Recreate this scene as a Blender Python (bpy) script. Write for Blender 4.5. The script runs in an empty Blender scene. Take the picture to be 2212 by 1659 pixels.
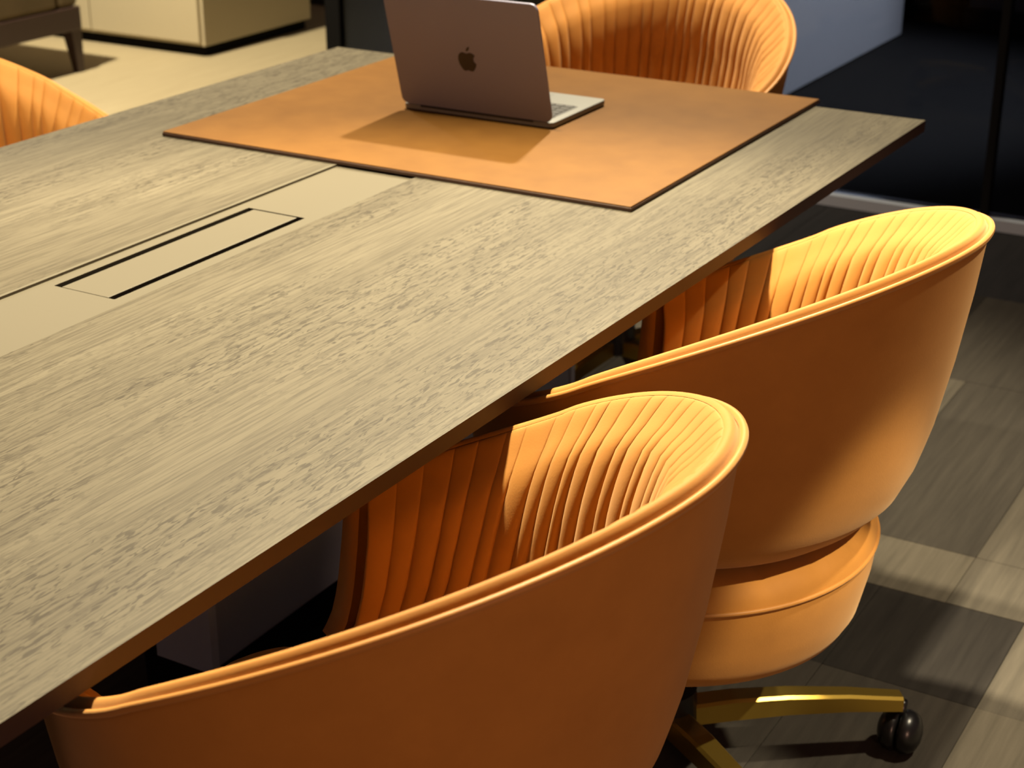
import bpy, bmesh, math, random
from mathutils import Vector, Matrix

random.seed(7)
scene = bpy.context.scene
COL = scene.collection

# ------------------------------------------------------------------ camera
F_PX, W_PX = 3600.0, 2212.0
cam_d = bpy.data.cameras.new('camera')
cam_d.sensor_width = 36.0
cam_d.lens = F_PX / W_PX * 36.0
cam_d.clip_start = 0.05
cam_d.dof.use_dof = True
cam_d.dof.focus_distance = 1.75
cam_d.dof.aperture_fstop = 9.0
cam = bpy.data.objects.new('camera', cam_d)
COL.objects.link(cam)
cam.location = (0, 0, 1.46)
cam.rotation_euler = (math.radians(90 - 22.884), 0, math.radians(30.2))
scene.camera = cam

# ------------------------------------------------------------------ world, lights, exposure
scene.view_settings.view_transform = 'Standard'
scene.view_settings.look = 'None'
scene.view_settings.gamma = 1.0
scene.view_settings.use_curve_mapping = False
scene.view_settings.exposure = 0.5

world = bpy.data.worlds.new('world')
scene.world = world
world.use_nodes = True
bg = world.node_tree.nodes['Background']
bg.inputs['Color'].default_value = (1.0, 0.54, 0.44, 1)
bg.inputs['Strength'].default_value = 0.10

WARM = (1.0, 0.86, 0.60)


def downlight(loc, target, power, angle=100, blend=0.7, radius=0.05, color=WARM):
    """a ceiling downlight of the room"""
    d = bpy.data.lights.new('ceiling_spot', 'SPOT')
    d.energy = power
    d.color = color
    d.spot_size = math.radians(angle)
    d.spot_blend = blend
    d.shadow_soft_size = radius
    o = bpy.data.objects.new('ceiling_spot', d)
    COL.objects.link(o)
    o.location = loc
    v = Vector(target) - Vector(loc)
    o.rotation_euler = v.to_track_quat('-Z', 'Y').to_euler()
    return o


downlight((-1.50, 1.95, 2.75), (-1.02, 1.48, 0.7), 650, 66, 0.6)
downlight((-1.80, 3.75, 2.75), (-1.50, 2.62, 0.7), 500, 72, 0.6)
downlight((-2.00, 2.05, 2.75), (-2.50, 2.15, 0.7), 220, 62, 0.8)
downlight((0.50, 2.35, 2.75), (-0.10, 2.40, 0.0), 210, 48, 0.5)
downlight((1.15, 1.35, 2.75), (-0.58, 1.76, 0.31), 400, 7.5, 0.6, 0.02)  # narrow accent spot added to brighten the rear chair's seat ledge
# unseen fill light added to brighten the chair shells, behind the camera's right
fill_d = bpy.data.lights.new('chair_fill_light', 'POINT')
fill_d.energy = 60
fill_d.color = (1.0, 0.55, 0.36)
fill_d.shadow_soft_size = 0.18
fill_o = bpy.data.objects.new('chair_fill_light', fill_d)
fill_o.location = (1.7, -0.5, 1.05)
COL.objects.link(fill_o)
downlight((-4.68, 3.95, 2.75), (-4.20, 4.30, 0.0), 520, 130)
downlight((-4.10, 2.70, 2.75), (-4.20, 3.00, 0.0), 170, 62)
downlight((-1.00, 6.60, 2.75), (-2.2, 6.20, 0.5), 950, 60, color=(1.0, 0.97, 0.95))

# ------------------------------------------------------------------ materials


def new_mat(name):
    m = bpy.data.materials.new(name)
    m.use_nodes = True
    nt = m.node_tree
    return m, nt, nt.nodes['Principled BSDF']


def plain(name, col, rough=0.5, metal=0.0, spec=0.5):
    m, nt, b = new_mat(name)
    b.inputs['Base Color'].default_value = (*col, 1)
    b.inputs['Roughness'].default_value = rough
    b.inputs['Metallic'].default_value = metal
    b.inputs['Specular IOR Level'].default_value = spec
    return m


def coords(nt, scale):
    tc = nt.nodes.new('ShaderNodeTexCoord')
    mp = nt.nodes.new('ShaderNodeMapping')
    mp.inputs['Scale'].default_value = scale
    nt.links.new(tc.outputs['Object'], mp.inputs['Vector'])
    return mp.outputs['Vector']


def noise(nt, vec, scale=1.0, detail=4.0, rough=0.6, dist=0.0):
    n = nt.nodes.new('ShaderNodeTexNoise')
    n.inputs['Scale'].default_value = scale
    n.inputs['Detail'].default_value = detail
    n.inputs['Roughness'].default_value = rough
    n.inputs['Distortion'].default_value = dist
    nt.links.new(vec, n.inputs['Vector'])
    return n.outputs['Fac']


def ramp(nt, fac, stops):
    r = nt.nodes.new('ShaderNodeValToRGB')
    el = r.color_ramp.elements
    while len(el) < len(stops):
        el.new(0.5)
    for e, (p, c) in zip(el, stops):
        e.position = p
        e.color = c if len(c) == 4 else (*c, 1)
    nt.links.new(fac, r.inputs['Fac'])
    return r.outputs['Color']


def mix(nt, fac, a, b, mode='MIX'):
    n = nt.nodes.new('ShaderNodeMix')
    n.data_type = 'RGBA'
    n.blend_type = mode
    for sock, v in ((n.inputs['Factor'], fac), (n.inputs[6], a), (n.inputs[7], b)):
        if isinstance(v, (int, float)):
            sock.default_value = v
        elif isinstance(v, tuple):
            sock.default_value = (*v, 1) if len(v) == 3 else v
        else:
            nt.links.new(v, sock)
    return n.outputs[2]


def bump(nt, b, height, strength=0.2, dist=0.002):
    bn = nt.nodes.new('ShaderNodeBump')
    bn.inputs['Strength'].default_value = strength
    bn.inputs['Distance'].default_value = dist
    nt.links.new(height, bn.inputs['Height'])
    nt.links.new(bn.outputs['Normal'], b.inputs['Normal'])


def cloth_mat(name, c0, c1, sheen=0.25, rough=0.72, scale=9.0):
    m, nt, b = new_mat(name)
    v = coords(nt, (1, 1, 1))
    f = noise(nt, v, scale, 5, 0.65)
    nt.links.new(ramp(nt, f, [(0.3, c0), (0.7, c1)]), b.inputs['Base Color'])
    b.inputs['Roughness'].default_value = rough
    b.inputs['Specular IOR Level'].default_value = 0.25
    b.inputs['Sheen Weight'].default_value = sheen
    b.inputs['Sheen Roughness'].default_value = 0.5
    b.inputs['Sheen Tint'].default_value = (1.0, 0.72, 0.42, 1)
    f2 = noise(nt, v, 420, 2, 0.5)
    bump(nt, b, f2, 0.12, 0.001)
    return m


def wood_mat(name):
    m, nt, b = new_mat(name)
    fine = noise(nt, coords(nt, (330, 9, 40)), 1, 3, 0.6, 0.3)
    dash = noise(nt, coords(nt, (230, 46, 40)), 1, 2, 0.5, 0.8)
    patch = noise(nt, coords(nt, (6.0, 1.1, 1)), 1, 3, 0.6, 0.4)
    band = noise(nt, coords(nt, (11, 0.55, 1)), 1, 3, 0.55, 0.6)
    light = (0.095, 0.082, 0.055)
    mid = (0.069, 0.0585, 0.038)
    dark = (0.026, 0.0205, 0.0125)
    base = ramp(nt, band, [(0.28, mid), (0.70, light)])
    c1 = mix(nt, ramp(nt, fine, [(0.43, (0, 0, 0)), (0.64, (0.55, 0.55, 0.55))]), base, dark)
    dm = ramp(nt, dash, [(0.52, (0, 0, 0)), (0.64, (0.85, 0.85, 0.85))])
    pm = ramp(nt, patch, [(0.42, (0, 0, 0)), (0.58, (1, 1, 1))])
    both = mix(nt, 1.0, dm, pm, 'MULTIPLY')
    c2 = mix(nt, both, c1, dark)
    nt.links.new(c2, b.inputs['Base Color'])
    b.inputs['Roughness'].default_value = 0.6
    b.inputs['Specular IOR Level'].default_value = 0.15
    bump(nt, b, fine, 0.15, 0.0008)
    return m


def carpet_mat(name, c0, c1):
    m, nt, b = new_mat(name)
    st = noise(nt, coords(nt, (60, 3.0, 1)), 1, 4, 0.65)
    pile = noise(nt, coords(nt, (500, 500, 500)), 1, 2, 0.5)
    nt.links.new(ramp(nt, st, [(0.32, c0), (0.68, c1)]), b.inputs['Base Color'])
    b.inputs['Roughness'].default_value = 0.95
    b.inputs['Specular IOR Level'].default_value = 0.1
    bump(nt, b, pile, 0.5, 0.002)
    return m


M = {}
M['orange'] = cloth_mat('orange_upholstery', (0.345, 0.143, 0.021), (0.41, 0.174, 0.027))
M['orange_pipe'] = cloth_mat('orange_piping', (0.38, 0.165, 0.032), (0.43, 0.19, 0.040), rough=0.5)
M['wood'] = wood_mat('grey_oak_veneer')
M['edge'] = plain('dark_brown_edge', (0.030, 0.013, 0.008), 0.6)
M['trough'] = plain('beige_lacquer', (0.088, 0.077, 0.053), 0.5, 0.0, 0.2)
M['black'] = plain('black_plastic', (0.006, 0.006, 0.0065), 0.3)
M['matte_black'] = plain('matte_black', (0.005, 0.005, 0.0055), 0.9, 0.0, 0.1)
M['grey_metal'] = plain('grey_lacquer', (0.26, 0.31, 0.40), 0.5)
M['light_grey'] = plain('light_grey_trim', (0.42, 0.48, 0.58), 0.5)
M['alu'] = plain('brushed_aluminium', (0.15, 0.152, 0.145), 0.5, 0.2)
M['lid'] = plain('aluminium_mauve_reflection', (0.175, 0.172, 0.245), 0.5, 0.2)  # same aluminium as the base, with a mauve reflection put into the colour
M['alu_matt'] = plain('aluminium_track', (0.42, 0.47, 0.55), 0.5, 0.1)
M['gold'] = plain('brushed_gold', (0.48, 0.33, 0.06), 0.32, 0.9)
M['logo'] = plain('mark_dark_reflection', (0.012, 0.005, 0.004), 0.5, 0.0)  # mirror-like mark; the dark reflection is painted as its colour
M['screen'] = plain('dark_screen', (0.010, 0.011, 0.013), 0.12)
M['keys'] = plain('black_keys', (0.018, 0.016, 0.016), 0.55)
M['pad'] = cloth_mat('tan_leather', (0.104, 0.046, 0.0095), (0.125, 0.057, 0.0120), sheen=0.0, rough=0.55, scale=14)
M['pad'].node_tree.nodes['Principled BSDF'].inputs['Specular IOR Level'].default_value = 0.1
M['pad_edge'] = plain('dark_leather_edge', (0.050, 0.022, 0.010), 0.6)
M['white'] = plain('cream_lacquer', (0.46, 0.40, 0.27), 0.5)
M['lounge_floor'] = carpet_mat('beige_floor', (0.34, 0.285, 0.18), (0.39, 0.33, 0.21))
M['sofa'] = cloth_mat('olive_brown_fabric', (0.078, 0.058, 0.029), (0.11, 0.08, 0.042), sheen=0.1)
M['dark_wood'] = plain('dark_walnut', (0.040, 0.022, 0.018), 0.45)
M['grey_panel'] = plain('blue_grey_panel', (0.33, 0.35, 0.385), 0.6)
M['charcoal'] = plain('charcoal_paint', (0.018, 0.018, 0.019), 0.7)
M['dark_brown'] = plain('dark_brown_panel', (0.020, 0.010, 0.009), 0.6)
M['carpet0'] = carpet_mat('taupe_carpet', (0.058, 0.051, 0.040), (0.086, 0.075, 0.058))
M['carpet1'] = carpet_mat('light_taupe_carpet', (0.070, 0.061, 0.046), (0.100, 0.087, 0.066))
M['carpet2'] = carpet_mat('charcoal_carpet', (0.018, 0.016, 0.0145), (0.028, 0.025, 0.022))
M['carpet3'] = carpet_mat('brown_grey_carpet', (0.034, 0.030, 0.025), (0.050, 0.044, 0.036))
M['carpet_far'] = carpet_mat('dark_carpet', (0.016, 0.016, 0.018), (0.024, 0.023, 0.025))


def glass_mat():
    m = bpy.data.materials.new('dark_tinted_glass')
    m.use_nodes = True
    nt = m.node_tree
    nt.nodes.clear()
    out = nt.nodes.new('ShaderNodeOutputMaterial')
    tr = nt.nodes.new('ShaderNodeBsdfTransparent')
    tr.inputs['Color'].default_value = (0.42, 0.44, 0.48, 1)
    gl = nt.nodes.new('ShaderNodeBsdfGlossy')
    gl.inputs['Roughness'].default_value = 0.03
    gl.inputs['Color'].default_value = (0.8, 0.85, 0.9, 1)
    fr = nt.nodes.new('ShaderNodeFresnel')
    fr.inputs['IOR'].default_value = 1.25
    mx = nt.nodes.new('ShaderNodeMixShader')
    nt.links.new(fr.outputs[0], mx.inputs[0])
    nt.links.new(tr.outputs[0], mx.inputs[1])
    nt.links.new(gl.outputs[0], mx.inputs[2])
    nt.links.new(mx.outputs[0], out.inputs['Surface'])
    return m


M['glass'] = glass_mat()

# ------------------------------------------------------------------ mesh helpers


def box(bm, x0, x1, y0, y1, z0, z1, mat=0):
    vs = [bm.verts.new(p) for p in ((x0, y0, z0), (x1, y0, z0), (x1, y1, z0), (x0, y1, z0),
                                    (x0, y0, z1), (x1, y0, z1), (x1, y1, z1), (x0, y1, z1))]
    fs = []
    for q in ((0, 3, 2, 1), (4, 5, 6, 7), (0, 1, 5, 4), (1, 2, 6, 5), (2, 3, 7, 6), (3, 0, 4, 7)):
        f = bm.faces.new([vs[i] for i in q])
        f.material_index = mat
        fs.append(f)
    return vs, fs


def lathe(bm, prof, n=48, cx=0.0, cy=0.0):
    rings = []
    for r, z in prof:
        if r < 1e-6:
            rings.append([bm.verts.new((cx, cy, z))])
        else:
            rings.append([bm.verts.new((cx + r * math.cos(2 * math.pi * i / n), cy + r * math.sin(2 * math.pi * i / n), z)) for i in range(n)])
    for A, B in zip(rings[:-1], rings[1:]):
        for i in range(n):
            j = (i + 1) % n
            if len(A) == 1 and len(B) == 1:
                continue
            if len(A) == 1:
                bm.faces.new((A[0], B[j], B[i]))
            elif len(B) == 1:
                bm.faces.new((A[i], A[j], B[0]))
            else:
                bm.faces.new((A[i], A[j], B[j], B[i]))


def tube(bm, pts, r, n=8, closed=False):
    rings = []
    m = len(pts)
    for i, p in enumerate(pts):
        a = pts[(i - 1) % m] if closed or i > 0 else p
        c = pts[(i + 1) % m] if closed or i < m - 1 else p
        t = (Vector(c) - Vector(a)).normalized()
        up = Vector((0, 0, 1)) if abs(t.z) < 0.95 else Vector((1, 0, 0))
        u = t.cross(up).normalized()
        v = u.cross(t)
        rings.append([bm.verts.new(Vector(p) + r * (math.cos(2 * math.pi * k / n) * u + math.sin(2 * math.pi * k / n) * v)) for k in range(n)])
    for i in range(m if closed else m - 1):
        A, B = rings[i], rings[(i + 1) % m]
        for k in range(n):
            bm.faces.new((A[k], A[(k + 1) % n], B[(k + 1) % n], B[k]))
    if not closed:
        bm.faces.new(rings[0][::-1])
        bm.faces.new(rings[-1])


def obj(name, bm, mats, parent=None, smooth=False, bevel=0.0, seg=2):
    bmesh.ops.recalc_face_normals(bm, faces=bm.faces[:])
    me = bpy.data.meshes.new(name)
    bm.to_mesh(me)
    bm.free()
    for m in (mats if isinstance(mats, (list, tuple)) else [mats]):
        me.materials.append(m)
    if smooth:
        for p in me.polygons:
            p.use_smooth = True
    o = bpy.data.objects.new(name, me)
    COL.objects.link(o)
    if bevel:
        b = o.modifiers.new('bevel', 'BEVEL')
        b.width = bevel
        b.segments = seg
        b.limit_method = 'ANGLE'
    if parent:
        o.parent = parent
    return o


def boxobj(name, dims, mat, parent=None, bevel=0.0):
    bm = bmesh.new()
    box(bm, *dims)
    return obj(name, bm, mat, parent, bevel=bevel)


def thing(name, label, cat, loc=(0, 0, 0), rz=0.0, group=None):
    o = bpy.data.objects.new(name, None)
    o.empty_display_size = 0.1
    COL.objects.link(o)
    o.location = loc
    o.rotation_euler = (0, 0, rz)
    o['label'] = label
    o['category'] = cat
    if group:
        o['group'] = group
    return o


def tag(o, label, cat, group=None):
    o['label'] = label
    o['category'] = cat
    if group:
        o['group'] = group
    return o


def struct(o, label=None):
    o['kind'] = 'structure'
    if label:
        o['label'] = label
    return o


# ------------------------------------------------------------------ the setting
fl = struct(boxobj('floor', (-2.62, 3.0, -1.5, 8.2, -0.08, -0.006), M['matte_black']), 'carpet plank floor beside and under the table')
# carpet planks: (x0, x1, y0, y1, material)
planks = []


def plank_row(y0, y1, xs, mats):
    for i, (a, b) in enumerate(zip(xs[:-1], xs[1:])):
        planks.append((a, b, y0, y1, mats[i % len(mats)]))


xsA = [-2.60 + 0.0, -2.475, -2.225, -1.975, -1.725, -1.475, -1.225, -0.975, -0.725, -0.475, -0.225, 0.025, 0.275, 0.525]
xsB = [-2.60, -2.36, -2.11, -1.86, -1.61, -1.36, -1.11, -0.86, -0.61, -0.36, -0.11, 0.14, 0.39, 0.525]
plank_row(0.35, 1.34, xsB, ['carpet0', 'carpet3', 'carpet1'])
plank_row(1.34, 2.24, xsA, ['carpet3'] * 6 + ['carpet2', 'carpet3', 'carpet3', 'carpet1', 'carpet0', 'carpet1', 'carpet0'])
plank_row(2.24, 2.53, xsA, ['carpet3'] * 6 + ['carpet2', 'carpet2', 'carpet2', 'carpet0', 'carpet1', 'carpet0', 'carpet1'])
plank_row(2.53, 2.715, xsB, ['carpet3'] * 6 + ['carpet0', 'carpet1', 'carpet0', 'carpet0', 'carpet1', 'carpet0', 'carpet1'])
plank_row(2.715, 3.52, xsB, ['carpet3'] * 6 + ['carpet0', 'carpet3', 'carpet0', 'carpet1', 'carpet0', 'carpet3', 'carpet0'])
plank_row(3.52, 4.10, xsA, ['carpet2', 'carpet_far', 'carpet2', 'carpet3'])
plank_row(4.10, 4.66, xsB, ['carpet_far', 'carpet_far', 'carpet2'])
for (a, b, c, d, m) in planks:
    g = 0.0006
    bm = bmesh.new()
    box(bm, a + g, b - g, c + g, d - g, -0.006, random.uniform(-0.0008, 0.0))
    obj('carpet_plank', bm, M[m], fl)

struct(boxobj('floor_lounge', (-8.0, -2.62, -1.5, 6.62, -0.08, 0.0), M['lounge_floor']), 'pale beige floor of the lounge side')
struct(boxobj('wall_back', (-8.0, -3.50, 6.62, 6.76, -0.08, 2.8), M['charcoal']), 'dark wall behind the white cabinet')
struct(boxobj('wall_far', (-3.50, 3.0, 8.2, 8.34, -0.08, 2.8), M['charcoal']), 'black wall of the room behind the glass')
struct(boxobj('wall_side', (-3.50, -3.44, 4.74, 8.2, -0.08, 2.8), M['charcoal']), 'charcoal side wall of the room behind the glass')

# glass partition at y = 4.70
gp = thing('glass_partition', 'dark glass partition with aluminium floor track behind the table', 'partition', (-1.2, 4.70, 0))
gx = [-3.44, -2.30, -1.15, 0.0, 1.15, 2.3]
for a, b in zip(gx[:-1], gx[1:]):
    boxobj('glass_pane', (a + 1.2 + 0.012, b + 1.2 - 0.012, -0.006, 0.006, 0.035, 2.7), M['glass'], gp)
for a in gx:
    w = 0.030 if a == -3.44 else 0.011
    boxobj('mullion', (a + 1.2 - w, a + 1.2 + w, -0.02, 0.02, 0.035, 2.7), M['matte_black'], gp)
boxobj('floor_track', (-2.27, 3.5, -0.035, 0.035, 0.0, 0.034), M['alu_matt'], gp)
boxobj('head_rail', (-2.27, 3.5, -0.03, 0.03, 2.7, 2.76), M['matte_black'], gp)

cab = thing('storage_wall_unit', 'blue-grey panelled unit seen through the dark glass behind the head chair', 'cabinet', (-2.75, 6.6, 0))
boxobj('body', (-0.45, 0.49, -0.75, 0.75, 0.0, 2.3), M['grey_panel'], cab, 0.004)
col = thing('square_column', 'dark brown square column behind the glass at upper right', 'column', (-1.90, 7.75, 0))
boxobj('shaft', (-0.14, 0.14, -0.14, 0.14, 0.0, 2.75), M['dark_brown'], col, 0.004)
boxobj('base_collar', (-0.155, 0.155, -0.155, 0.155, 0.0, 0.10), M['matte_black'], col, 0.003)

# ------------------------------------------------------------------ table
TX0, TX1, TY0, TY1 = -2.110, -0.829, -0.15, 2.886
TZ = 0.740
SX0, SX1, SY0, SY1 = -1.567, -1.410, 0.15, 2.56      # trough
tb = thing('conference_table', 'long conference table with grey oak top, dark edge and central cable trough', 'table', (-1.468, 1.37, 0))


def tl(dims):
    x0, x1, y0, y1, z0, z1 = dims
    return (x0 + 1.468, x1 + 1.468, y0 - 1.37, y1 - 1.37, z0, z1)


bm = bmesh.new()
xs = [TX0, SX0, SX1, TX1]
ys = [TY0, SY0, SY1, TY1]
zt, zb = TZ, TZ - 0.020


def edge_x(x, y):
    # the right long edge draws in slightly towards the near end
    return x - 0.0145 * (TY1 - y) if x == TX1 else x


gt = [[bm.verts.new((edge_x(x, y) + 1.468, y - 1.37, zt)) for y in ys] for x in xs]
gb = [[bm.verts.new((edge_x(x, y) + 1.468, y - 1.37, zb)) for y in ys] for x in xs]
for i in range(3):
    for j in range(3):
        if i == 1 and j == 1:
            continue
        bm.faces.new((gt[i][j], gt[i + 1][j], gt[i + 1][j + 1], gt[i][j + 1])).material_index = 0
        bm.faces.new((gb[i][j], gb[i][j + 1], gb[i + 1][j + 1], gb[i + 1][j])).material_index = 1
for i in range(3):
    bm.faces.new((gt[i][0], gb[i][0], gb[i + 1][0], gt[i + 1][0])).material_index = 1
    bm.faces.new((gt[i][3], gt[i + 1][3], gb[i + 1][3], gb[i][3])).material_index = 1
    bm.faces.new((gt[0][i], gt[0][i + 1], gb[0][i + 1], gb[0][i])).material_index = 1
    bm.faces.new((gt[3][i], gb[3][i], gb[3][i + 1], gt[3][i + 1])).material_index = 1
for (i0, j0, i1, j1) in ((1, 1, 2, 1), (2, 1, 2, 2), (2, 2, 1, 2), (1, 2, 1, 1)):
    bm.faces.new((gt[i0][j0], gb[i0][j0], gb[i1][j1], gt[i1][j1])).material_index = 0
obj('tabletop', bm, [M['wood'], M['edge']], tb)
# trough floor with flap opening
FX0, FX1, FY0, FY1 = -1.541, -1.437, 1.466, 1.868
bm = bmesh.new()
zt2 = TZ - 0.0035
for d in ((SX0, FX0, SY0, SY1), (FX1, SX1, SY0, SY1), (FX0, FX1, SY0, FY0), (FX0, FX1, FY1, SY1)):
    box(bm, *tl((d[0], d[1], d[2], d[3], zt2 - 0.012, zt2)))
tro = obj('cable_trough', bm, M['trough'], tb)
tro['label'] = 'smooth beige strip along the middle of the table'
boxobj('cable_well', tl((FX0 - 0.002, FX1 + 0.002, FY0 - 0.002, FY1 + 0.002, zt2 - 0.06, zt2 - 0.0125)), M['matte_black'], tb)
flap = boxobj('cable_flap', tl((FX0 + 0.011, FX1 - 0.013, FY0 + 0.0025, FY1 - 0.0025, zt2 - 0.012, zt2 - 0.0004)), M['trough'], tb, 0.0008)
flap['label'] = 'beige flap of the cable box with dark gaps along its long sides'
boxobj('trough_trim', tl((SX0 + 0.0005, SX0 + 0.006, SY0, SY1, zt2, TZ + 0.0003)), M['trough'], tb)
# sub frame and pedestals
boxobj('under_frame', tl((-1.90, -1.05, 0.0, 2.70, 0.680, 0.7195)), M['matte_black'], tb)
for (y0, y1) in ((0.25, 0.62), (1.60, 1.945), (2.40, 2.72)):
    p = boxobj('pedestal', tl((-1.545, -1.445, y0, y1, 0.105, 0.680)), M['grey_metal'], tb, 0.003)
    for yy in (y0 - 0.004, y1 - 0.012):
        boxobj('edge_profile', tl((-1.548, -1.440, yy, yy + 0.016, 0.105, 0.680)), M['light_grey'], p)
    boxobj('plinth', tl((-1.60, -1.39, y0 + 0.02, y1 - 0.02, 0.0, 0.105)), M['matte_black'], tb, 0.004)

# ------------------------------------------------------------------ desk pad
pd_ = thing('desk_pad', 'large tan leather desk pad with dark edge at the far table end', 'desk pad', (-1.482, 2.515, TZ), math.radians(0.3))
bm = bmesh.new()
box(bm, -0.447, 0.447, -0.395, 0.395, 0.0005, 0.0062)
obj('backing', bm, M['pad_edge'], pd_, bevel=0.001)
bm = bmesh.new()
box(bm, -0.446, 0.446, -0.394, 0.394, 0.0062, 0.0085)
obj('leather_top', bm, M['pad'], pd_, bevel=0.001)
PADZ = TZ + 0.0085

# ------------------------------------------------------------------ laptop
lp = thing('laptop', 'open silver laptop on the tan desk pad, lid back facing the camera', 'laptop', (-1.506, 2.462, PADZ), math.radians(0.5))
LW, LD = 0.306, 0.206


def rrect(w, d, r, n=6):
    pts = []
    for cx_, cy_, a0 in ((w / 2 - r, d / 2 - r, 0), (-w / 2 + r, d / 2 - r, 90), (-w / 2 + r, -d / 2 + r, 180), (w / 2 - r, -d / 2 + r, 270)):
        for k in range(n + 1):
            a = math.radians(a0 + 90 * k / n)
            pts.append((cx_ + r * math.cos(a), cy_ + r * math.sin(a)))
    return pts


def slab(bm, pts, z0, z1):
    A = [bm.verts.new((x, y, z0)) for x, y in pts]
    B = [bm.verts.new((x, y, z1)) for x, y in pts]
    n = len(pts)
    bm.faces.new(A[::-1])
    bm.faces.new(B)
    for i in range(n):
        bm.faces.new((A[i], A[(i + 1) % n], B[(i + 1) % n], B[i]))


bm = bmesh.new()
slab(bm, [(x, y + LD / 2) for x, y in rrect(LW, LD, 0.011)], 0.002, 0.0115)
base = obj('base', bm, M['alu'], lp, bevel=0.0012)
bm = bmesh.new()
slab(bm, [(x, y + 0.075) for x, y in rrect(0.272, 0.106, 0.003)], 0.0114, 0.0118)
kb = obj('keyboard_well', bm, M['keys'], base)
bm = bmesh.new()
for r in range(6):
    ncol = 14 if r else 14
    if r == 5:
        xx = -0.133
        for wv in (0.016, 0.016, 0.016, 0.020, 0.090, 0.020, 0.016, 0.016, 0.016, 0.016):
            box(bm, xx, xx + wv, 0.028, 0.042, 0.0117, 0.0128)
            xx += wv + 0.003
    else:
        for c in range(ncol):
            x = -0.133 + c * 0.0190
            y = 0.028 + (5 - r) * 0.0168
            box(bm, x, x + 0.0160, y, y + 0.0140, 0.0117, 0.0128)
# keyboard lies nearer the hinge (hinge at y=0, front edge at y=LD)
kbk = obj('keys', bm, M['keys'], base)
kbk['kind'] = 'stuff'
bm = bmesh.new()
slab(bm, [(x, y + 0.165) for x, y in rrect(0.104, 0.062, 0.003)], 0.0113, 0.01175)
obj('trackpad', bm, M['alu'], base)
for xx, yy in ((-0.13, 0.02), (0.13, 0.02), (-0.13, 0.19), (0.13, 0.19)):
    bm = bmesh.new()
    lathe(bm, [(0.0, 0.0), (0.006, 0.0), (0.006, 0.0021), (0.0, 0.0021)], 12, xx, yy)
    obj('rubber_foot', bm, M['black'], base)
bm = bmesh.new()
tube(bm, [(-0.115, 0.003, 0.011), (0.115, 0.003, 0.011)], 0.0042, 10)
obj('hinge', bm, M['black'], lp, smooth=False)
# lid, tilted 15.5 degrees back (towards -y)
TILT = math.radians(15.5)
LM = Matrix.Translation((0, 0.002, 0.0105)) @ Matrix.Rotation(TILT, 4, 'X')


def lidmap(bm):
    # local lid space: x across, y thickness (negative = outside), z up the lid
    bmesh.ops.transform(bm, matrix=LM, verts=bm.verts[:])


bm = bmesh.new()
pts = rrect(LW, 0.218, 0.013)
A = [bm.verts.new((x, -0.0025, z + 0.109 + 0.002)) for x, z in pts]
B = [bm.verts.new((x, 0.0025, z + 0.109 + 0.002)) for x, z in pts]
bm.faces.new(A)
bm.faces.new(B[::-1])
for i in range(len(pts)):
    bm.faces.new((A[i], B[i], B[(i + 1) % len(pts)], A[(i + 1) % len(pts)]))
lidmap(bm)
lid = obj('lid', bm, M['lid'], lp, bevel=0.0012)
lid['label'] = 'aluminium lid, mauve reflection in its colour, with a dark emblem'
bm = bmesh.new()
box(bm, -0.148, 0.148, 0.0025, 0.0030, 0.012, 0.207)
lidmap(bm)
obj('screen', bm, M['screen'], lid)
# emblem: apple outline with bite and leaf
body = [(0, .63), (.10, .67), (.21, .685), (.32, .645), (.405, .56), (.335, .485), (.30, .38), (.325, .27), (.43, .185),
        (.385, .06), (.31, -.07), (.22, -.165), (.13, -.175), (.06, -.145), (0, -.135), (-.06, -.145), (-.13, -.175), (-.22, -.165), (-.32, -.05),
        (-.405, .12), (-.44, .32), (-.415, .49), (-.34, .61), (-.23, .68), (-.12, .67)]
leaf = [(.005, .735), (.02, .82), (.08, .915), (.185, .965), (.178, .88), (.12, .79), (.06, .745)]
bm = bmesh.new()
S = 0.041
for poly in (body, leaf):
    A = [bm.verts.new((x * S, -0.0031, 0.104 + (y - 0.35) * S)) for x, y in poly]
    B = [bm.verts.new((x * S, -0.0024, 0.104 + (y - 0.35) * S)) for x, y in poly]
    bm.faces.new(A)
    bm.faces.new(B[::-1])
    for i in range(len(poly)):
        bm.faces.new((A[i], B[i], B[(i + 1) % len(poly)], A[(i + 1) % len(poly)]))
bmesh.ops.triangulate(bm, faces=[f for f in bm.faces if len(f.verts) > 4])
lidmap(bm)
em = obj('emblem', bm, M['logo'], lid)
em['label'] = 'bitten-fruit emblem on the lid, dark reflection in its colour'

# ------------------------------------------------------------------ tub chairs
RA, RB, RN = 0.318, 0.330, 1.85
PHI_MAX = math.radians(134)
LIPZ = 0.470
KZ = [(0, .876), (35, .853), (70, .788), (105, .702), (140, .640)]
KN = [(math.radians(a) / 2) ** 2 for a, _ in KZ]


def rim_z(phi):
    t = (phi / 2) ** 2
    s = 0.0
    for i, (xi, (_, zi)) in enumerate(zip(KN, KZ)):
        l = zi
        for j, xj in enumerate(KN):
            if j != i:
                l *= (t - xj) / (xi - xj)
        s += l
    return s


def interp(tab, x):
    if x <= tab[0][0]:
        return tab[0][1]
    for (a, va), (b, vb) in zip(tab[:-1], tab[1:]):
        if x <= b:
            k = (x - a) / (b - a)
            return va + (vb - va) * k
    return tab[-1][1]


FH = [(0, 0), (.035, .16), (.10, .36), (.20, .51), (.33, .64), (.57, .80), (.80, .92), (1.0, 1.0), (1.2, 1.07)]


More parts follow.
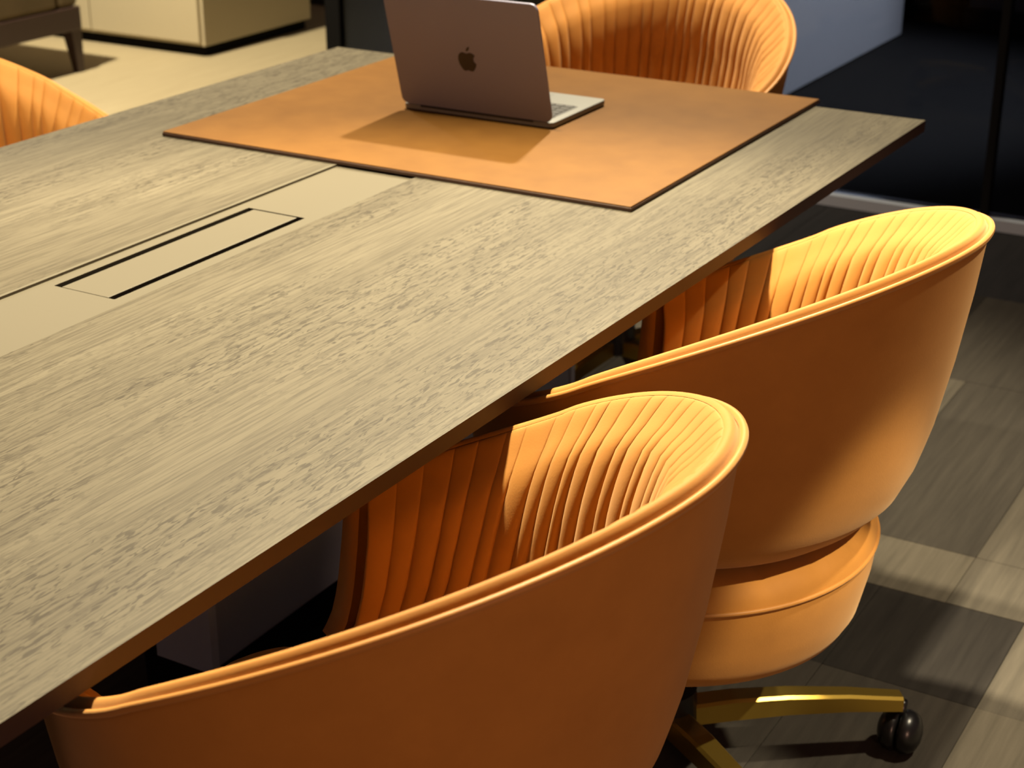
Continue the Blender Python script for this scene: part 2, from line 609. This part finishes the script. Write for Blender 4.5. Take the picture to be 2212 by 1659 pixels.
def plan(phi, h, d=0.0):
    """plan point of the shell at height fraction h, offset d inwards along the normal"""
    f = interp(FH, h)
    a = .246 + (RA - .246) * f
    b = .243 + (RB - .243) * f
    x0 = -.045 * (1 - f)
    n = 2 + (RN - 2) * f

    def pt(p):
        c, s = math.cos(p), math.sin(p)
        return (x0 + a * math.copysign(abs(c) ** (2 / n), c), b * math.copysign(abs(s) ** (2 / n), s))
    x, y = pt(phi)
    if d:
        e = 0.03
        xa, ya = pt(phi - e)
        xb, yb = pt(phi + e)
        tx, ty = xb - xa, yb - ya
        L = math.hypot(tx, ty)
        x -= d * ty / L
        y += d * tx / L
    return x, y


def surf(bm, phis, rows, fn):
    grid = []
    for p in phis:
        grid.append([bm.verts.new(fn(p, r)) for r in rows])
    for A, B in zip(grid[:-1], grid[1:]):
        for i in range(len(rows) - 1):
            bm.faces.new((A[i], A[i + 1], B[i + 1], B[i]))
    return grid


OUT = 0.008          # shell outer face offset outwards from the crest line


def make_chair(name, label, loc, rz):
    t = thing(name, label, 'chair', loc, rz, 'orange tub chairs around the table')
    # outer shell
    phis = [-PHI_MAX + 2 * PHI_MAX * i / 110 for i in range(111)]

    def outer(p, h):
        z1 = rim_z(p) - 0.0125
        z = LIPZ + (z1 - LIPZ) * h
        x, y = plan(p, h, -OUT)
        return (x, y, z)
    rows = [0, .012, .035, .065, .10, .15, .2, .27, .35, .45, .57, .68, .8, .9, .97, 1.0]
    bm = bmesh.new()
    g = surf(bm, phis, rows, outer)
    # lip turning inwards below the shell
    lips = []
    for p, colv in zip(phis, g):
        x, y = plan(p, 0, 0.012)
        lips.append(bm.verts.new((x, y, LIPZ - 0.004)))
    for (A, B, a, b) in zip(g[:-1], g[1:], lips[:-1], lips[1:]):
        bm.faces.new((A[0], B[0], b, a))
    # top strip from the outer edge over the crest to the start of the padding
    tops = []
    for p in phis:
        z = rim_z(p)
        col_ = []
        for d, dz in ((-0.0062, -0.0115), (-0.003, -0.0055), (0.000, -0.0020), (0.004, -0.0008), (0.008, -0.0045)):
            x, y = plan(p, 1, d)
            col_.append(bm.verts.new((x, y, z + dz)))
        tops.append(col_)
    for k in range(len(phis) - 1):
        A = [g[k][-1]] + tops[k]
        B = [g[k + 1][-1]] + tops[k + 1]
        for i in range(len(A) - 1):
            bm.faces.new((A[i], A[i + 1], B[i + 1], B[i]))
    # arm fronts: close from the outer face to the padding side
    for k in (0, -1):
        p = phis[k]
        inner = []
        for i, h in enumerate(rows):
            x, y = plan(p, h, 0.013 + 0.026 * (1 - h))
            z1 = rim_z(p) - 0.006
            inner.append(bm.verts.new((x, y, LIPZ + (z1 - LIPZ) * h)))
        mid = []
        for i, h in enumerate(rows):
            o_ = g[k][i].co
            n_ = inner[i].co
            x, y = plan(p + math.copysign(0.05, p), h, 0.004)
            mid.append(bm.verts.new((x, y, (o_.z + n_.z) / 2)))
        for i in range(len(rows) - 1):
            bm.faces.new((g[k][i], g[k][i + 1], mid[i + 1], mid[i]))
            bm.faces.new((mid[i], mid[i + 1], inner[i + 1], inner[i]))
        fan = [g[k][-1]] + tops[k] + [inner[-1]]
        for a, b in zip(fan[:-1], fan[1:]):
            bm.faces.new((a, b, mid[-1]))
    sh = obj('shell', bm, M['orange'], t, smooth=True)
    # piping along the outer rim
    bm = bmesh.new()
    pts = []
    for p in phis:
        x, y = plan(p, 1, -OUT - 0.0022)
        pts.append((x, y, rim_z(p) - 0.0098))
    tube(bm, pts, 0.0040, 8)
    obj('piping', bm, M['orange_pipe'], sh, smooth=True)
    # pleated inner padding: every pleat is a bulging channel of its own
    NPL = 47
    US = [0, .025, .06, .13, .25, .4, .6, .75, .87, .94, .975]
    rnd = random.Random(3)
    cuts = [i / NPL + (rnd.uniform(-.2, .2) / NPL if 0 < i < NPL else 0) for i in range(NPL + 1)]
    deep = [rnd.uniform(.6, 1.25) for i in range(NPL)]
    PROF = [(0.0, .006, -.006, 0.0), (.03, .008, -.005, .12), (.06, .012, -.008, .26), (.10, .019, -.017, .34), (.16, .030, -.032, .5), (.24, .047, -.055, .65),
            (.34, .055, -.090, .9), (.44, .058, -.125, 1), (.54, .057, -.165, 1), (.66, .058, None, 1), (.78, .058, None, 1), (.90, .058, None, 1), (1.0, .058, None, 1)]
    # smooth the padding profile (Catmull-Rom through the numeric rows)
    num = [q for q in PROF if q[2] is not None]
    fine = []
    for k in range(len(num) - 1):
        P0, P1, P2, P3 = num[max(0, k - 1)], num[k], num[k + 1], num[min(len(num) - 1, k + 2)]
        for t_ in (0.0, 0.5):
            fine.append(tuple(0.5 * (2 * P1[c] + (P2[c] - P0[c]) * t_ + (2 * P0[c] - 5 * P1[c] + 4 * P2[c] - P3[c]) * t_ * t_
                                     + (3 * P1[c] - P0[c] - 3 * P2[c] + P3[c]) * t_ ** 3) for c in range(4)))
    PROF = fine + [num[-1]] + [q for q in PROF if q[2] is None]
    ip = PHI_MAX - math.radians(1.5)
    bm = bmesh.new()
    grid = []
    samples = [(cuts[k] + (cuts[k + 1] - cuts[k]) * u, u, deep[k]) for k in range(NPL) for u in US] + [(1.0, 0, 1)]
    for (q_, u, dp) in samples:
        p = -ip + 2 * ip * q_
        bulge = abs(math.sin(math.pi * u)) ** 0.35 * dp + (1 - dp) * .8
        zr = rim_z(p)
        colv = []
        zl = None
        span = zr - 0.446
        for (w, d, dz, amp) in PROF:
            if dz is not None and -dz < span * .62:
                z = zr + dz
                zl, wl = z, w
            else:
                z = zl + (0.446 - zl) * (w - wl) / (1.0 - wl)
            h = (z - LIPZ) / (zr - LIPZ)
            x, y = plan(p, max(0, h), d + amp * 0.0095 * (bulge - 0.75))
            colv.append(bm.verts.new((x, y, z + (amp * 0.003 * (bulge - 0.5) if w < .12 else 0))))
        grid.append(colv)
    for A, B in zip(grid[:-1], grid[1:]):
        for i in range(len(PROF) - 1):
            bm.faces.new((A[i], B[i], B[i + 1], A[i + 1]))
    obj('pleated_backrest', bm, M['orange'], t, smooth=True)
    # seat cushion: domed disc with radial channels, seam piping, skirt
    SXC = -0.05
    bm = bmesh.new()
    NR, NA = 20, 20 * 8
    prof = [(0.0, .462), (.05, .462), (.10, .461), (.15, .460), (.20, .459), (.23, .456), (.252, .450), (.265, .441), (.272, .430), (.2745, .418)]
    rings = []
    for r, z in prof:
        if r == 0:
            rings.append([bm.verts.new((SXC, 0, z))])
            continue
        ring = []
        for i in range(NA):
            a = 2 * math.pi * i / NA
            u = (i % 8) / 8
            gz = -0.0045 * (1 - abs(math.sin(math.pi * u)) ** .5) * min(1, max(0, (r - .05) / .08))
            ring.append(bm.verts.new((SXC + r * math.cos(a), r * math.sin(a), z + gz)))
        rings.append(ring)
    for A, B in zip(rings[:-1], rings[1:]):
        for i in range(NA):
            j = (i + 1) % NA
            if len(A) == 1:
                bm.faces.new((A[0], B[i], B[j]))
            else:
                bm.faces.new((A[i], B[i], B[j], A[j]))
    seat = obj('seat_cushion', bm, M['orange'], t, smooth=True)
    bm = bmesh.new()
    tube(bm, [(SXC + 0.2745 * math.cos(2 * math.pi * i / 96), 0.2745 * math.sin(2 * math.pi * i / 96), .4165) for i in range(96)], 0.0032, 8, True)
    obj('seat_piping', bm, M['orange_pipe'], seat, smooth=True)
    bm = bmesh.new()
    lathe(bm, [(.2735, .4165), (.2735, .40), (.2705, .375), (.264, .345), (.258, .318), (.247, .298), (.230, .287), (.20, .283), (0, .283)], 96, SXC, 0)
    obj('seat_skirt', bm, M['orange'], t, smooth=True)
    # swivel base
    bm = bmesh.new()
    lathe(bm, [(0, .30), (.075, .29), (.075, .275), (.030, .265), (.030, .20), (.022, .20), (.022, .145), (.045, .140), (.048, .085), (.040, .078), (0, .078)], 32, SXC, 0)
    obj('column', bm, M['black'], t, smooth=False)
    for k in range(5):
        az = math.radians(40.5 - 72 * k)
        ca, sa = math.cos(az), math.sin(az)
        bm = bmesh.new()
        secs = []
        for (r, zt_, zb_, w) in ((.030, .112, .080, .019), (.10, .117, .083, .018), (.18, .116, .085, .0165), (.27, .109, .082, .015), (.352, .098, .075, .0135)):
            q = []
            for (s_, z_) in ((-w, zb_), (w, zb_), (w, zt_ - .004), (w - .004, zt_), (-w + .004, zt_), (-w, zt_ - .004)):
                q.append(bm.verts.new((SXC + r * ca - s_ * sa, r * sa + s_ * ca, z_)))
            secs.append(q)
        for A, B in zip(secs[:-1], secs[1:]):
            for i in range(6):
                bm.faces.new((A[i], A[(i + 1) % 6], B[(i + 1) % 6], B[i]))
        bm.faces.new(secs[0])
        bm.faces.new(secs[-1][::-1])
        leg = obj('base_leg', bm, M['gold'], t)
        # twin wheel castor
        bm = bmesh.new()
        cx_, cy_ = SXC + .356 * ca, .356 * sa
        R = 0.034
        turn = az + math.radians(55)
        tx, ty = math.cos(turn), math.sin(turn)
        for side in (-1, 1):
            prof_ = [(0.0, .002), (R * .93, .002), (R, .008), (R * .94, .018), (R * .74, .026), (R * .4, .031), (0, .0325)]
            rr = []
            for r, o_ in prof_:
                ring = []
                for i in range(24):
                    a = 2 * math.pi * i / 24
                    u, v = r * math.cos(a), r * math.sin(a)
                    ring.append(bm.verts.new((cx_ + tx * u - ty * side * o_, cy_ + ty * u + tx * side * o_, R + v)))
                rr.append(ring)
            for A, B in zip(rr[:-1], rr[1:]):
                for i in range(24):
                    bm.faces.new((A[i], A[(i + 1) % 24], B[(i + 1) % 24], B[i]))
        bmesh.ops.remove_doubles(bm, verts=bm.verts[:], dist=1e-5)
        lathe(bm, [(0, .085), (.007, .085), (.007, .050), (0, .050)], 12, cx_, cy_)
        obj('castor', bm, M['black'], leg, smooth=True)
    return t


def copy_thing(src, label, loc, rz):
    r = src.copy()
    COL.objects.link(r)
    r.location = loc
    r.rotation_euler = (0, 0, rz)
    r['label'] = label
    for ch in list(src.children):
        c = ch.copy()
        COL.objects.link(c)
        c.parent = r
        for g in ch.children:
            d = g.copy()
            COL.objects.link(d)
            d.parent = c
    return r


ch1 = make_chair('tub_chair', 'nearest orange pleated tub chair, pushed under the table in the foreground', (-.791, 1.125, 0), -.05)
SPIN = Matrix.Translation((-.05, 0, 0)) @ Matrix.Rotation(math.radians(36), 4, 'Z') @ Matrix.Translation((.05, 0, 0))

copy_thing(ch1, 'orange tub chair behind the nearest one, its gold castor base showing', (-.779, 1.856, 0), -.06)
copy_thing(ch1, 'orange tub chair at the head of the table behind the laptop', (-1.545, 3.165, 0), math.radians(87))
copy_thing(ch1, 'orange tub chair on the far long side of the table, at left frame edge', (-2.285, 2.03, 0), math.radians(200))

# the nearest chair's swivel base is turned against its neighbour's
for c in ch1.children:
    if c.name.startswith('base_leg'):
        c.matrix_local = SPIN

# ------------------------------------------------------------------ lounge background
so = thing('lounge_armchair', 'olive-brown lounge armchair on a dark wooden frame at top left', 'armchair', (-5.33, 4.50, 0))
SR, ST = 0.46, 0.44
for sx in (-1, 1):
    for sy in (-1, 1):
        bm = bmesh.new()
        x, y = sx * (SR - .035), sy * (ST - .03)
        vs, _ = box(bm, x - .03, x + .03, y - .03, y + .03, 0.0, 0.20)
        for v in vs[:4]:
            v.co.x = x + (v.co.x - x) * .55 + sx * .012
            v.co.y = y + (v.co.y - y) * .55 + sy * .012
        obj('leg', bm, M['dark_wood'], so, bevel=0.003)
bm = bmesh.new()
box(bm, -SR, SR, -ST, ST, 0.17, 0.265)
obj('frame', bm, M['dark_wood'], so, bevel=0.006)
boxobj('seat_cushion', (-SR + .13, SR - .002, -ST + .12, ST - .12, 0.265, 0.43), M['sofa'], so, 0.02)
for s_ in (-1, 1):
    boxobj('armrest', (-SR + .005, SR - .005, min(s_ * ST, s_ * (ST - .12)) + .003, max(s_ * ST, s_ * (ST - .12)) - .003, 0.265, 0.60), M['sofa'], so, 0.02)
boxobj('backrest', (-SR + .005, -SR + .13, -ST + .12, ST - .12, 0.265, 0.78), M['sofa'], so, 0.02)

wc = thing('low_cabinet', 'cream white low cabinet on a black recessed plinth at top left', 'cabinet', (-5.245, 5.76, 0))
boxobj('body', (-0.62, 0.62, -0.37, 0.37, 0.045, 0.74), M['white'], wc, 0.004)
boxobj('plinth', (-0.60, 0.600, -0.35, 0.35, 0.0, 0.045), M['matte_black'], wc)
boxobj('top_panel', (-0.63, 0.63, -0.38, 0.38, 0.74, 0.765), M['white'], wc, 0.003)
for i in range(2):
    d = boxobj('door', (-0.61 + i * .61 + .004, -0.61 + (i + 1) * .61 - .004, -0.388, -0.371, 0.06, 0.73), M['white'], wc, 0.002)
    boxobj('handle', (-0.61 + (1 - i) * .56 + i * .63, -0.61 + (1 - i) * .56 + i * .63 + .012, -0.40, -0.389, 0.45, 0.60), M['gold'], d)
